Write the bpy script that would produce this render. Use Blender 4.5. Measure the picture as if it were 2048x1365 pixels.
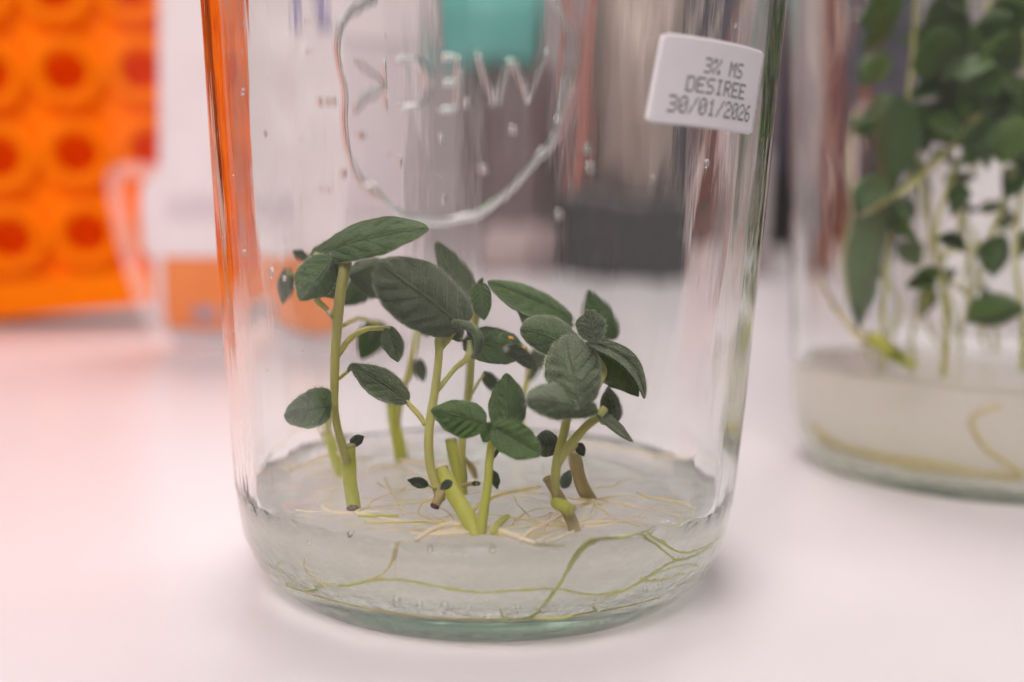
import bpy, bmesh, math, random
import numpy as np
from mathutils import Vector, noise
random.seed(7)
S = bpy.context.scene
for o in list(bpy.data.objects): bpy.data.objects.remove(o)
COL = S.collection
MM = 0.001
# ------------------------------------------------------------------ camera, light, exposure
F_PX, PW, PH = 2000.0, 2048.0, 1365.0
TH, RO = math.radians(6.5), math.radians(1.188)
CAM = Vector((0.00441, -0.189, 0.0645))
FW = Vector((0, math.cos(TH), -math.sin(TH)))
_up, _rt = Vector((0, math.sin(TH), math.cos(TH))), Vector((1, 0, 0))
UP = math.cos(RO) * _up - math.sin(RO) * _rt
RT = math.cos(RO) * _rt + math.sin(RO) * _up
cd = bpy.data.cameras.new('camera'); cam = bpy.data.objects.new('camera', cd); COL.objects.link(cam)
M = cam.matrix_world.copy()
for i in range(3):
    M[i][0], M[i][1], M[i][2], M[i][3] = RT[i], UP[i], -FW[i], CAM[i]
cam.matrix_world = M
cd.sensor_width = 36.0; cd.lens = 36.0 * F_PX / PW
cd.clip_start = 0.005; cd.clip_end = 50
cd.dof.use_dof = True; cd.dof.focus_distance = 0.1645; cd.dof.aperture_fstop = 6.5
S.camera = cam

world = bpy.data.worlds.new('World'); S.world = world; world.use_nodes = True
bg = world.node_tree.nodes['Background']
bg.inputs[0].default_value = (1.0, 0.90, 0.905, 1); bg.inputs[1].default_value = 0.27

def area(name, loc, aim, sx, sy, power, col):
    l = bpy.data.lights.new(name, 'AREA'); l.shape = 'RECTANGLE'; l.size = sx; l.size_y = sy
    l.energy = power; l.color = col
    o = bpy.data.objects.new(name, l); COL.objects.link(o); o.location = loc
    o.rotation_euler = (Vector(aim) - Vector(loc)).to_track_quat('-Z', 'Y').to_euler()
    return o
area('ceiling_light', (0.05, 1.15, 1.9), (0, 0.1, 0), 1.6, 0.8, 38, (1, 0.87, 0.88))
area('ceiling_light', (-0.40, -1.10, 1.5), (0, 0.1, 0), 1.3, 0.8, 32, (1, 0.875, 0.885))

S.view_settings.view_transform = 'Standard'; S.view_settings.look = 'None'
S.view_settings.exposure = 0.0; S.view_settings.gamma = 1.0
S.render.engine = 'CYCLES'
cy = S.cycles
cy.max_bounces = 28; cy.transmission_bounces = 26; cy.glossy_bounces = 8; cy.diffuse_bounces = 4
cy.transparent_max_bounces = 24; cy.volume_bounces = 8
cy.sample_clamp_indirect = 8.0; cy.caustics_reflective = True; cy.caustics_refractive = True; cy.blur_glossy = 0.03
cy.use_denoising = True
try:
    cy.denoiser = 'OPENIMAGEDENOISE'; cy.denoising_input_passes = 'RGB_ALBEDO_NORMAL'; cy.denoising_prefilter = 'ACCURATE'
except Exception: pass

# ------------------------------------------------------------------ projection helpers (pixels of the 2048 px photograph to points in the room)
def ray(px, py):
    return (FW + RT * ((px - PW / 2) / F_PX) - UP * ((py - PH / 2) / F_PX))
def at(px, py, Y):                       # Y in mm, the vertical plane y = Y
    d = ray(px, py); return CAM + d * ((Y * MM - CAM.y) / d.y)
def on_z(px, py, z):
    d = ray(px, py); return CAM + d * ((z - CAM.z) / d.z)
def depth(p): return (Vector(p) - CAM).dot(FW)
def interp(z, T): return float(np.interp(z, [t[0] for t in T], [t[1] for t in T]))
OUT = [(0, .03947), (.0015, .04118), (.004, .04336), (.009, .04561), (.018, .04693), (.033, .04797), (.06, .04951), (.09, .05102), (.125, .05289), (.155, .0545), (.17, .0549)]
INN = [(.0045, .030), (.0052, .0355), (.0075, .0395), (.011, .0418), (.016, .0437), (.020, .0443), (.033, .0453), (.06, .0468), (.09, .0483), (.125, .0502), (.155, .0517), (.17, .0521)]
def on_wall(px, py, table, off=0.0, back=False, axis=(0, 0)):   # where the ray meets the jar's wall
    d = ray(px, py); t = (axis[1] - CAM.y) + (0.04 if back else -0.04)
    A = Vector((axis[0], axis[1], 0))
    for _ in range(40):
        p = CAM + d * t
        r = interp(p.z, table) + off
        # solve |p.xy - A| = r along the ray with r held
        o = CAM - A
        a_, b_, c_ = d.x**2 + d.y**2, 2 * (o.x * d.x + o.y * d.y), o.x**2 + o.y**2 - r * r
        disc = max(0.0, b_ * b_ - 4 * a_ * c_)
        t2 = (-b_ + (math.sqrt(disc) if back else -math.sqrt(disc))) / (2 * a_)
        if abs(t2 - t) < 1e-7: break
        t = t2
    return CAM + d * t

# ------------------------------------------------------------------ materials
def new_mat(name):
    m = bpy.data.materials.new(name); m.use_nodes = True
    nt = m.node_tree; nt.nodes.clear()
    out = nt.nodes.new('ShaderNodeOutputMaterial')
    return m, nt, out
def N(nt, kind, **kw):
    n = nt.nodes.new(kind)
    for k, v in kw.items():
        if k in n.inputs: n.inputs[k].default_value = v
        else: setattr(n, k, v)
    return n
def L(nt, a, b): nt.links.new(a, b)
def rgb(*c): return (c[0], c[1], c[2], 1)
def noise_tex(nt, scale, detail=3, rough=.55, vec=None, stretch=None):
    tc = N(nt, 'ShaderNodeTexCoord'); t = N(nt, 'ShaderNodeTexNoise'); t.inputs['Scale'].default_value = scale
    t.inputs['Detail'].default_value = detail; t.inputs['Roughness'].default_value = rough
    src = tc.outputs['Object']
    if stretch:
        mp = N(nt, 'ShaderNodeMapping'); mp.inputs['Scale'].default_value = stretch; L(nt, src, mp.inputs[0]); src = mp.outputs[0]
    L(nt, src, t.inputs['Vector']); return t
def ramp(nt, fac, stops):
    r = N(nt, 'ShaderNodeValToRGB'); e = r.color_ramp.elements
    e[0].position, e[0].color = stops[0]; e[1].position, e[1].color = stops[-1]
    for p, c in stops[1:-1]:
        x = e.new(p); x.color = c
    L(nt, fac, r.inputs[0]); return r
def plastic(name, c1, c2=None, rough=.4, scale=60, bump=0.0, spec=.5, metallic=0, sss=0.0):
    m, nt, out = new_mat(name)
    p = N(nt, 'ShaderNodeBsdfPrincipled'); p.inputs['Roughness'].default_value = rough; p.inputs['Metallic'].default_value = metallic
    p.inputs['Specular IOR Level'].default_value = spec
    if sss:
        p.inputs['Subsurface Weight'].default_value = sss; p.inputs['Subsurface Radius'].default_value = (.01, .004, .002)
    t = noise_tex(nt, scale)
    r = ramp(nt, t.outputs[0], [(.3, rgb(*c1)), (.7, rgb(*(c2 or c1)))])
    L(nt, r.outputs[0], p.inputs['Base Color'])
    if bump:
        b = N(nt, 'ShaderNodeBump'); b.inputs['Strength'].default_value = bump; b.inputs['Distance'].default_value = .0005
        L(nt, t.outputs[0], b.inputs['Height']); L(nt, b.outputs[0], p.inputs['Normal'])
    L(nt, p.outputs[0], out.inputs[0]); return m

def glass_mat(name, density, film=0.0, ripple=.25, tint=(.18, .68, .32)):
    m, nt, out = new_mat(name)
    g = N(nt, 'ShaderNodeBsdfGlass'); g.inputs['IOR'].default_value = 1.5; g.inputs['Roughness'].default_value = 0.0
    g.inputs['Color'].default_value = (1, 1, 1, 1)
    t1 = noise_tex(nt, 60, 2, .5, stretch=(1, 1, .18)); t2 = noise_tex(nt, 420, 2, .5, stretch=(1, 1, .12))
    b1 = N(nt, 'ShaderNodeBump'); b1.inputs['Strength'].default_value = ripple; b1.inputs['Distance'].default_value = .0012
    L(nt, t1.outputs[0], b1.inputs['Height'])
    b2 = N(nt, 'ShaderNodeBump'); b2.inputs['Strength'].default_value = ripple * .6; b2.inputs['Distance'].default_value = .00012
    L(nt, t2.outputs[0], b2.inputs['Height']); L(nt, b1.outputs[0], b2.inputs['Normal']); L(nt, b2.outputs[0], g.inputs['Normal'])
    sh = g.outputs[0]
    if film:                                     # faint dried film and condensation on the glass
        d = N(nt, 'ShaderNodeBsdfTranslucent'); d.inputs['Color'].default_value = (.86, .83, .83, 1)
        t3 = noise_tex(nt, 55, 4, .6, stretch=(1, 1, .5)); t4 = noise_tex(nt, 900, 2, .6, stretch=(1, 1, .35))
        mu = N(nt, 'ShaderNodeMath', operation='MULTIPLY'); L(nt, t3.outputs[0], mu.inputs[0]); L(nt, t4.outputs[0], mu.inputs[1])
        mr = N(nt, 'ShaderNodeMapRange'); mr.inputs['From Min'].default_value = .22; mr.inputs['From Max'].default_value = .46
        mr.inputs['To Min'].default_value = film * .4; mr.inputs['To Max'].default_value = film * 9; L(nt, mu.outputs[0], mr.inputs[0])
        mx = N(nt, 'ShaderNodeMixShader'); L(nt, mr.outputs[0], mx.inputs[0]); L(nt, sh, mx.inputs[1]); L(nt, d.outputs[0], mx.inputs[2]); sh = mx.outputs[0]
    L(nt, sh, out.inputs['Surface'])
    if density:
        v = N(nt, 'ShaderNodeVolumeAbsorption'); v.inputs['Color'].default_value = rgb(*tint); v.inputs['Density'].default_value = density
        L(nt, v.outputs[0], out.inputs['Volume'])
    return m
def gel_mat(name, scatter, absorb, tint, sc=(.98, .96, .92)):
    m, nt, out = new_mat(name)
    g = N(nt, 'ShaderNodeBsdfGlass'); g.inputs['IOR'].default_value = 1.34; g.inputs['Roughness'].default_value = .02
    t = noise_tex(nt, 260, 4, .6); b = N(nt, 'ShaderNodeBump'); b.inputs['Strength'].default_value = .7; b.inputs['Distance'].default_value = .0006
    L(nt, t.outputs[0], b.inputs['Height']); L(nt, b.outputs[0], g.inputs['Normal']); L(nt, g.outputs[0], out.inputs['Surface'])
    a = N(nt, 'ShaderNodeVolumeAbsorption'); a.inputs['Color'].default_value = rgb(*tint); a.inputs['Density'].default_value = absorb
    s = N(nt, 'ShaderNodeVolumeScatter'); s.inputs['Color'].default_value = rgb(*sc); s.inputs['Density'].default_value = scatter; s.inputs['Anisotropy'].default_value = .4
    ad = N(nt, 'ShaderNodeAddShader'); L(nt, a.outputs[0], ad.inputs[0]); L(nt, s.outputs[0], ad.inputs[1]); L(nt, ad.outputs[0], out.inputs['Volume'])
    return m

def leaf_mat(name, dark, light, vein, sheen=.25, trans=.32, transcol=(.16, .30, .03), tip=None):
    m, nt, out = new_mat(name)
    p = N(nt, 'ShaderNodeBsdfPrincipled'); p.inputs['Roughness'].default_value = .55
    p.inputs['Sheen Weight'].default_value = sheen; p.inputs['Sheen Roughness'].default_value = .4
    p.inputs['Sheen Tint'].default_value = (1, .97, .9, 1); p.inputs['Specular IOR Level'].default_value = .35
    uv = N(nt, 'ShaderNodeUVMap'); sp = N(nt, 'ShaderNodeSeparateXYZ'); L(nt, uv.outputs[0], sp.inputs[0])
    def math_(op, a, b=None, clamp=False):
        n = N(nt, 'ShaderNodeMath', operation=op); n.use_clamp = clamp
        for i, v in enumerate((a, b)):
            if v is None: continue
            if isinstance(v, (int, float)): n.inputs[i].default_value = v
            else: L(nt, v, n.inputs[i])
        return n.outputs[0]
    u, v = sp.outputs[0], math_('SUBTRACT', sp.outputs[1], .5)
    av = math_('ABSOLUTE', v)
    mid = math_('SUBTRACT', 1.0, math_('DIVIDE', av, .035), True)                       # midrib
    tn = noise_tex(nt, 320, 4, .6)
    ph = math_('ADD', math_('MULTIPLY', math_('SUBTRACT', u, math_('MULTIPLY', av, .55)), 7.0), math_('MULTIPLY', tn.outputs[0], .35))
    fr = math_('ABSOLUTE', math_('SUBTRACT', math_('FRACT', ph), .5))
    lat = math_('MULTIPLY', math_('SUBTRACT', 1.0, math_('DIVIDE', fr, .07), True), .55)    # side veins
    ve = math_('MAXIMUM', mid, lat)
    t2 = noise_tex(nt, 1600, 3, .6)
    r = ramp(nt, tn.outputs[0], [(.3, rgb(*dark)), (.72, rgb(*light))])
    mx = N(nt, 'ShaderNodeMix', data_type='RGBA'); L(nt, math_('MULTIPLY', ve, .32), mx.inputs[0]); L(nt, r.outputs[0], mx.inputs[6]); mx.inputs[7].default_value = rgb(*vein)
    L(nt, mx.outputs[2], p.inputs['Base Color'])
    h = math_('ADD', math_('MULTIPLY', ve, -.75), math_('MULTIPLY', t2.outputs[0], .7))
    b = N(nt, 'ShaderNodeBump'); b.inputs['Strength'].default_value = 1.0; b.inputs['Distance'].default_value = .0006
    L(nt, h, b.inputs['Height']); L(nt, b.outputs[0], p.inputs['Normal'])
    tr = N(nt, 'ShaderNodeBsdfTranslucent'); tr.inputs['Color'].default_value = rgb(*transcol)
    ms = N(nt, 'ShaderNodeMixShader'); ms.inputs[0].default_value = trans
    L(nt, p.outputs[0], ms.inputs[1]); L(nt, tr.outputs[0], ms.inputs[2]); L(nt, ms.outputs[0], out.inputs[0]); return m
def stem_mat(name, c1, c2, tcol):
    m, nt, out = new_mat(name)
    p = N(nt, 'ShaderNodeBsdfPrincipled'); p.inputs['Roughness'].default_value = .5; p.inputs['Sheen Weight'].default_value = .25
    t = noise_tex(nt, 350, 4, .6, stretch=(1, 1, .25)); r = ramp(nt, t.outputs[0], [(.3, rgb(*c1)), (.7, rgb(*c2))]); L(nt, r.outputs[0], p.inputs['Base Color'])
    b = N(nt, 'ShaderNodeBump'); b.inputs['Strength'].default_value = .4; b.inputs['Distance'].default_value = .0003; L(nt, t.outputs[0], b.inputs['Height']); L(nt, b.outputs[0], p.inputs['Normal'])
    tr = N(nt, 'ShaderNodeBsdfTranslucent'); tr.inputs['Color'].default_value = rgb(*tcol)
    ms = N(nt, 'ShaderNodeMixShader'); ms.inputs[0].default_value = .42
    L(nt, p.outputs[0], ms.inputs[1]); L(nt, tr.outputs[0], ms.inputs[2]); L(nt, ms.outputs[0], out.inputs[0]); return m
def film_mat(name, col, alpha, rough=.25):
    m, nt, out = new_mat(name)
    p = N(nt, 'ShaderNodeBsdfPrincipled'); p.inputs['Base Color'].default_value = rgb(*col); p.inputs['Roughness'].default_value = rough
    t = N(nt, 'ShaderNodeBsdfTransparent'); ms = N(nt, 'ShaderNodeMixShader'); ms.inputs[0].default_value = alpha
    n = noise_tex(nt, 25); b = N(nt, 'ShaderNodeBump'); b.inputs['Strength'].default_value = .3; b.inputs['Distance'].default_value = .003; L(nt, n.outputs[0], b.inputs['Height']); L(nt, b.outputs[0], p.inputs['Normal'])
    L(nt, t.outputs[0], ms.inputs[1]); L(nt, p.outputs[0], ms.inputs[2]); L(nt, ms.outputs[0], out.inputs[0]); return m

MAT = dict(
    glass=glass_mat('jar_glass', 11, film=.003, ripple=.27),
    glass_far=glass_mat('jar_glass_far', 14, film=.003, ripple=.22),
    relief=glass_mat('relief_glass', 0, ripple=.05),
    gel=gel_mat('agar', 55, 2.4, (1.0, .76, .46), (1, .992, .975)),
    gel_far=gel_mat('agar_far', 58, 6.0, (1.0, .74, .40), (1, .98, .94)),
    leaf=leaf_mat('leaf_upper', (.036, .078, .014), (.066, .132, .024), (.12, .18, .05)),
    leaf_grey=leaf_mat('leaf_grey', (.058, .086, .036), (.098, .136, .058), (.14, .18, .085), sheen=.28, trans=.12),
    leaf_bright=leaf_mat('leaf_bright', (.045, .105, .014), (.080, .165, .026), (.13, .21, .055), trans=.3, transcol=(.22, .42, .04)),
    leaf_dark=leaf_mat('leaf_dark', (.05, .075, .042), (.08, .115, .062), (.11, .14, .085), sheen=.2, trans=.06),
    under=leaf_mat('leaf_under', (.075, .11, .04), (.11, .15, .055), (.17, .20, .10), sheen=.3, trans=.35, transcol=(.30, .40, .05)),
    leaf_far=leaf_mat('leaf_far', (.042, .095, .008), (.095, .175, .018), (.14, .22, .04), trans=.35, transcol=(.3, .5, .04)),
    stem=stem_mat('stem', (.47, .465, .15), (.60, .58, .23), (.8, .78, .28)),
    cutting=stem_mat('cutting', (.47, .50, .085), (.61, .62, .16), (.8, .82, .18)),
    cutting_brown=stem_mat('cutting_brown', (.40, .30, .16), (.56, .49, .22), (.6, .52, .2)),
    cut_end=stem_mat('cut_end', (.42, .40, .16), (.58, .54, .26), (.5, .5, .2)),
    callus=stem_mat('callus', (.07, .04, .03), (.25, .17, .09), (.2, .15, .08)),
    purple=stem_mat('purple_end', (.06, .025, .03), (.11, .05, .05), (.1, .05, .05)),
    root=stem_mat('root_pale', (.84, .74, .56), (.92, .84, .68), (.95, .88, .7)),
    root_green=stem_mat('root_green', (.50, .52, .13), (.62, .62, .20), (.8, .8, .2)),
    root_yellow=stem_mat('root_yellow', (.70, .62, .30), (.80, .72, .40), (.9, .8, .4)),
    hair=plastic('hair', (.44, .50, .34), rough=.6),
    spot=plastic('spot', (.75, .38, .05), rough=.5),
    label=plastic('label_paper', (.90, .88, .90), (.93, .91, .93), rough=.55, scale=300),
    ink=plastic('label_ink', (.25, .24, .255), (.33, .32, .34), rough=.7, scale=900),
    table=None, wall=plastic('wall_paint', (.42, .37, .37), (.46, .41, .41), rough=.8, scale=3),
    orange=plastic('orange_plastic', (1.0, .205, .0), (1.0, .235, .0), rough=.5, scale=12, spec=.08),
)
def table_mat():
    m, nt, out = new_mat('white_laminate')
    p = N(nt, 'ShaderNodeBsdfPrincipled'); p.inputs['Specular IOR Level'].default_value = .55
    t = noise_tex(nt, 9, 4); r = ramp(nt, t.outputs[0], [(.3, rgb(.64, .625, .635)), (.7, rgb(.665, .65, .66))]); L(nt, r.outputs[0], p.inputs['Base Color'])
    p.inputs['Roughness'].default_value = .27; L(nt, p.outputs[0], out.inputs[0]); return m
MAT['table'] = table_mat(); MAT['floor'] = plastic('grey_floor', (.16, .15, .15), (.22, .21, .21), rough=.5, scale=5)

# ------------------------------------------------------------------ object helpers
def link(name, verts, faces, mats, parent=None, smooth=True, uvs=None, fmat=None):
    me = bpy.data.meshes.new(name); me.from_pydata([tuple(v) for v in verts], [], faces); me.update()
    if not isinstance(mats, (list, tuple)): mats = [mats]
    for m in mats: me.materials.append(m)
    if smooth: me.polygons.foreach_set('use_smooth', [True] * len(me.polygons))
    if fmat: me.polygons.foreach_set('material_index', fmat)
    if uvs:
        ul = me.uv_layers.new(name='UVMap')
        for lp in me.loops: ul.data[lp.index].uv = uvs[lp.vertex_index]
    o = bpy.data.objects.new(name, me); COL.objects.link(o)
    if parent is not None:
        o.parent = parent; o.matrix_parent_inverse = parent.matrix_world.inverted() if False else o.matrix_parent_inverse
        off = root_loc(parent)
        if off.length: me.transform(__import__('mathutils').Matrix.Translation(-off))
    return o
LOC = {}
def root_loc(o):
    v = Vector((0, 0, 0))
    while o is not None:
        v = v + o.location; o = o.parent
    return v
def thing(name, label, cat, loc=(0, 0, 0), group=None):
    o = bpy.data.objects.new(name, None); COL.objects.link(o); o.location = loc; o.empty_display_size = .01
    o['label'] = label; o['category'] = cat
    if group: o['group'] = group
    return o
def tag(o, label, cat, group=None):
    o['label'] = label; o['category'] = cat
    if group: o['group'] = group
    return o
def catmull(P, n=6):
    P = [np.array(p, float) for p in P]
    Q = [2 * P[0] - P[1]] + P + [2 * P[-1] - P[-2]]; out = []
    for i in range(1, len(Q) - 2):
        for k in range(n):
            t = k / n
            out.append(.5 * ((2 * Q[i]) + (-Q[i-1] + Q[i+1]) * t + (2*Q[i-1] - 5*Q[i] + 4*Q[i+1] - Q[i+2]) * t*t + (-Q[i-1] + 3*Q[i] - 3*Q[i+1] + Q[i+2]) * t**3))
    out.append(P[-1]); return out
def tube_geo(pts, sides=8, cap=True, jit=0.0):
    """pts: rows (x, y, z, radius)"""
    V, Fc = [], []; n = len(pts); prev = None
    for i, q in enumerate(pts):
        p = Vector(q[:3]); t = (Vector(pts[min(i+1, n-1)][:3]) - Vector(pts[max(i-1, 0)][:3]))
        if t.length < 1e-9: t = Vector((0, 0, 1))
        t.normalize()
        a = prev if prev is not None else (Vector((1, 0, 0)) if abs(t.x) < .8 else Vector((0, 1, 0)))
        a = (a - t * a.dot(t)); a = a.normalized() if a.length > 1e-6 else t.orthogonal().normalized(); prev = a
        b = t.cross(a)
        for k in range(sides):
            an = 2 * math.pi * k / sides; r = max(q[3], 1e-6) * (1 + jit * (random.random() - .5))
            V.append(p + (a * math.cos(an) + b * math.sin(an)) * r)
    for i in range(n - 1):
        for k in range(sides):
            k2 = (k + 1) % sides; Fc.append((i*sides + k, i*sides + k2, (i+1)*sides + k2, (i+1)*sides + k))
    if cap:
        Fc.append(tuple(reversed(range(sides)))); Fc.append(tuple((n-1)*sides + k for k in range(sides)))
    return V, Fc
def tube(name, pts, mat, parent=None, sides=8, n=6, jit=0.0):
    V, Fc = tube_geo(catmull(pts, n), sides, True, jit); return link(name, V, Fc, mat, parent)
def ptube(name, pts, mat, parent=None, sides=10, n=6, jit=.06):    # rows (px, py, Y mm, radius in px)
    P = []
    for px, py, Y, r in pts:
        w = at(px, py, Y); P.append((w.x, w.y, w.z, r * depth(w) / F_PX))
    return tube(name, P, mat, parent, sides, n, jit)
def lathe(prof, seg, disp=None, axis=(0, 0)):
    V, Fc = [], []; n = len(prof)
    for r, z in prof:
        for k in range(seg):
            a = 2 * math.pi * k / seg; rr = r
            if disp: rr, z2 = disp(r, z, a)
            else: z2 = z
            V.append((axis[0] + rr * math.cos(a), axis[1] + rr * math.sin(a), z2))
    for i in range(n - 1):
        for k in range(seg):
            k2 = (k + 1) % seg; Fc.append((i*seg + k, i*seg + k2, (i+1)*seg + k2, (i+1)*seg + k))
    return V, Fc
def box_geo(c, sx, sy, sz, bev=0.0, rot=0.0):
    bm = bmesh.new(); bmesh.ops.create_cube(bm, size=1)
    for v in bm.verts: v.co = Vector((v.co.x * sx, v.co.y * sy, v.co.z * sz))
    if bev: bmesh.ops.bevel(bm, geom=list(bm.edges), offset=bev, segments=3, profile=.5, affect='EDGES')
    cr, sr = math.cos(rot), math.sin(rot)
    V = [Vector((c[0] + v.co.x * cr - v.co.y * sr, c[1] + v.co.x * sr + v.co.y * cr, c[2] + v.co.z)) for v in bm.verts]
    bm.verts.index_update(); Fc = [tuple(v.index for v in f.verts) for f in bm.faces]; bm.free(); return V, Fc
def box(name, c, sx, sy, sz, mat, parent=None, bev=.002, rot=0.0):
    V, Fc = box_geo(c, sx, sy, sz, bev, rot); return link(name, V, Fc, mat, parent, smooth=False)

# ------------------------------------------------------------------ bench and wall
tb = thing('bench', 'white laminate bench top under the two glass jars', 'bench', (0, 1.0, 0))
box('bench_top', (0, 1.212, -.0151), 3.6, 2.58, .03, MAT['table'], tb, bev=.003)
fl = box('floor', (0, 0, -.95), 8, 6, .05, MAT['floor'], None, bev=0); fl['kind'] = 'structure'
wl = box('wall', (0, 2.52, .8), 6.0, .05, 2.6, MAT['wall'], None, bev=0); wl['kind'] = 'structure'

# ------------------------------------------------------------------ glass jars
def jar_mesh(seed):
    prof_o = [(.0005, .0030), (.018, .0026), (.030, .0018), (.0352, .0007), (.0372, .0002)]
    zs = [0, .0004, .0009, .0015, .0025, .004, .006, .009, .013, .018] + [.018 + .004 * i for i in range(1, 35)]
    prof_o += [(interp(z, OUT), z + .0001) for z in zs]
    prof_o += [(.0553, .156), (.0570, .1575), (.0570, .163), (.0558, .1655), (.0536, .166)]
    prof_i = [(.0526, .1652), (.0519, .163)] + [(interp(z, INN), z) for z in [.158 - .004 * i for i in range(0, 35)]]
    prof_i += [(interp(z, INN), z) for z in (.0195, .017, .0145, .0125, .011, .0095, .0085, .0075, .0065, .0058, .0052, .0048, .0045)] + [(.02, .0047), (.0005, .0049)]
    no = len(prof_o); cnt = [0]
    seg = 288
    prof = prof_o + prof_i; V = []
    for i, (r, z) in enumerate(prof):
        inner = i >= no; base = min(1, max(0, (z - .034) / .015))
        for k in range(seg):
            a = 2 * math.pi * k / seg; ca, sa = math.cos(a), math.sin(a); d = 0
            if inner: d = .00028 * noise.noise((ca * 2.2 + seed, sa * 2.2, z * 16)) + .00008 * noise.noise((ca * 9, sa * 9 + seed, z * 45))
            else: d = .00006 * noise.noise((ca * 3 + seed + 9, sa * 3, z * 20))
            d *= base
            V.append(((r + d) * ca, (r + d) * sa, z))
    n = len(prof); Fc = []
    for i in range(n - 1):
        for k in range(seg):
            k2 = (k + 1) % seg; Fc.append((i*seg + k, i*seg + k2, (i+1)*seg + k2, (i+1)*seg + k))
    Fc.append(tuple(reversed(range(seg)))); Fc.append(tuple((n-1)*seg + k for k in range(seg)))
    return V, Fc
JAR2 = (0.1315, 0.087)
jar = thing('glass_jar', 'clear glass jar with a white printed date sticker and embossed emblem, holding short seedlings', 'jar', (0, 0, 0), 'glass culture jars')
V, Fc = jar_mesh(0); link('jar_wall', V, Fc, MAT['glass'], jar)
jar2 = thing('glass_jar', 'second glass jar cut off by the right edge, full of tall leafy green shoots', 'jar', (JAR2[0], JAR2[1], 0), 'glass culture jars')
V, Fc = jar_mesh(5); o = link('jar_wall', V, Fc, MAT['glass_far'], None); o.parent = jar2

# raised emblem, letters and seeds on the far wall of the near jar
def wall_stroke(name, pix, half_px, height=.0007, closed=False, n=6, parent=jar):
    P = catmull([(x, y, 0) for x, y in pix], n)
    C = [on_wall(p[0], p[1], OUT, 0, back=True) for p in P]
    V, Fc = [], []; m = len(C); K = 7
    for i, c in enumerate(C):
        t = (C[min(i+1, m-1)] - C[max(i-1, 0)]).normalized()
        nrm = Vector((c.x, c.y, 0)).normalized(); s = nrm.cross(t).normalized()
        hw = half_px * depth(c) / F_PX
        if not closed and i in (0, m - 1): hw *= .6
        for k in range(K):
            q = -1 + 2 * k / (K - 1); p = c + s * (hw * q)
            r = math.hypot(p.x, p.y); rr = interp(p.z, OUT) + height * (1 - q * q) ** 2 - .00002
            V.append((p.x / r * rr, p.y / r * rr, p.z))
        for k in (K - 1, 0):
            q = -1 + 2 * k / (K - 1); p = c + s * (hw * q); r = math.hypot(p.x, p.y); rr = interp(p.z, OUT) - .0003
            V.append((p.x / r * rr, p.y / r * rr, p.z))
    K2 = K + 2
    for i in range(m - 1):
        for k in range(K2):
            k2 = (k + 1) % K2; Fc.append((i*K2 + k, i*K2 + k2, (i+1)*K2 + k2, (i+1)*K2 + k))
    if not closed:
        Fc.append(tuple(reversed(range(K2)))); Fc.append(tuple((m-1)*K2 + k for k in range(K2)))
    return V, Fc
def merge(parts):
    V, Fc = [], []
    for v, f in parts:
        b = len(V); V += list(v); Fc += [tuple(i + b for i in q) for q in f]
    return V, Fc
em = [(740, -2), (700, 28), (668, 60), (655, 110), (672, 185), (668, 250), (690, 325), (735, 385), (790, 425), (850, 445), (890, 447), (945, 432), (1000, 398), (1055, 350), (1105, 305), (1132, 270), (1150, 200), (1160, 130), (1158, 70), (1135, 20), (1095, -15)]
link('embossed_emblem', *wall_stroke('e', em, 8, .00011), MAT['relief'], jar)
letters = [[[(757, 118), (757, 170), (757, 224)], [(703, 122), (731, 152), (755, 172)], [(755, 165), (722, 195), (697, 228)]],
           [[(786, 128), (806, 117), (826, 124), (840, 150), (841, 180), (828, 208), (806, 216), (786, 207)]],
           [[(908, 116), (908, 168), (908, 222)], [(908, 118), (885, 117), (866, 117)], [(908, 168), (888, 168), (872, 168)], [(908, 221), (885, 221), (866, 221)]],
           [[(950, 108), (968, 160), (985, 214)], [(985, 214), (1003, 165), (1022, 118)], [(1022, 118), (1040, 165), (1058, 210)], [(1058, 210), (1085, 155), (1108, 100)]]]
for lt in letters:
    link('embossed_letter', *merge([wall_stroke('l', s, 6.5, .00011, n=4) for s in lt]), MAT['relief'], jar)
for x, y in [(712, 270), (795, 325), (872, 277), (960, 340), (1020, 262), (668, 345), (1186, 302), (1192, 338), (1128, 430), (880, 402), (930, 210), (640, 205)]:
    link('embossed_seed', *wall_stroke('s', [(x, y - 10), (x + 1, y), (x + 2, y + 9)], 8, .00022, n=3), MAT['relief'], jar)

# condensation droplets on the inside of the near jar
MAT['water'] = glass_mat('water', 0, ripple=0); MAT['water'].node_tree.nodes['Glass BSDF'].inputs['IOR'].default_value = 1.33
rs = random.Random(31); _dm = None
for k in range(64):
    a = rs.choice((rs.uniform(3.0, 4.2), rs.uniform(1.6, 3.3), rs.uniform(0, 6.28))); z = rs.uniform(.036, .118) if k % 3 else rs.uniform(.07, .12)
    R_ = interp(z, INN) - .00005; sz = rs.uniform(.00014, .0004) * (1.3 if k % 7 == 0 else 1)
    if _dm is None:
        V, Fc = lathe([(max(1e-5, math.sin(math.pi * i / 8)), -math.cos(math.pi * i / 8)) for i in range(9)], 12)
        o = link('water_droplet', V, Fc, MAT['water'], None); _dm = o.data
    else:
        o = bpy.data.objects.new('water_droplet', _dm); COL.objects.link(o)
    o.parent = jar; o.location = (R_ * math.cos(a), R_ * math.sin(a), z); o.rotation_euler = (0, 0, a); o.scale = (sz * .45, sz, sz * rs.uniform(1, 2.2))

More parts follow.
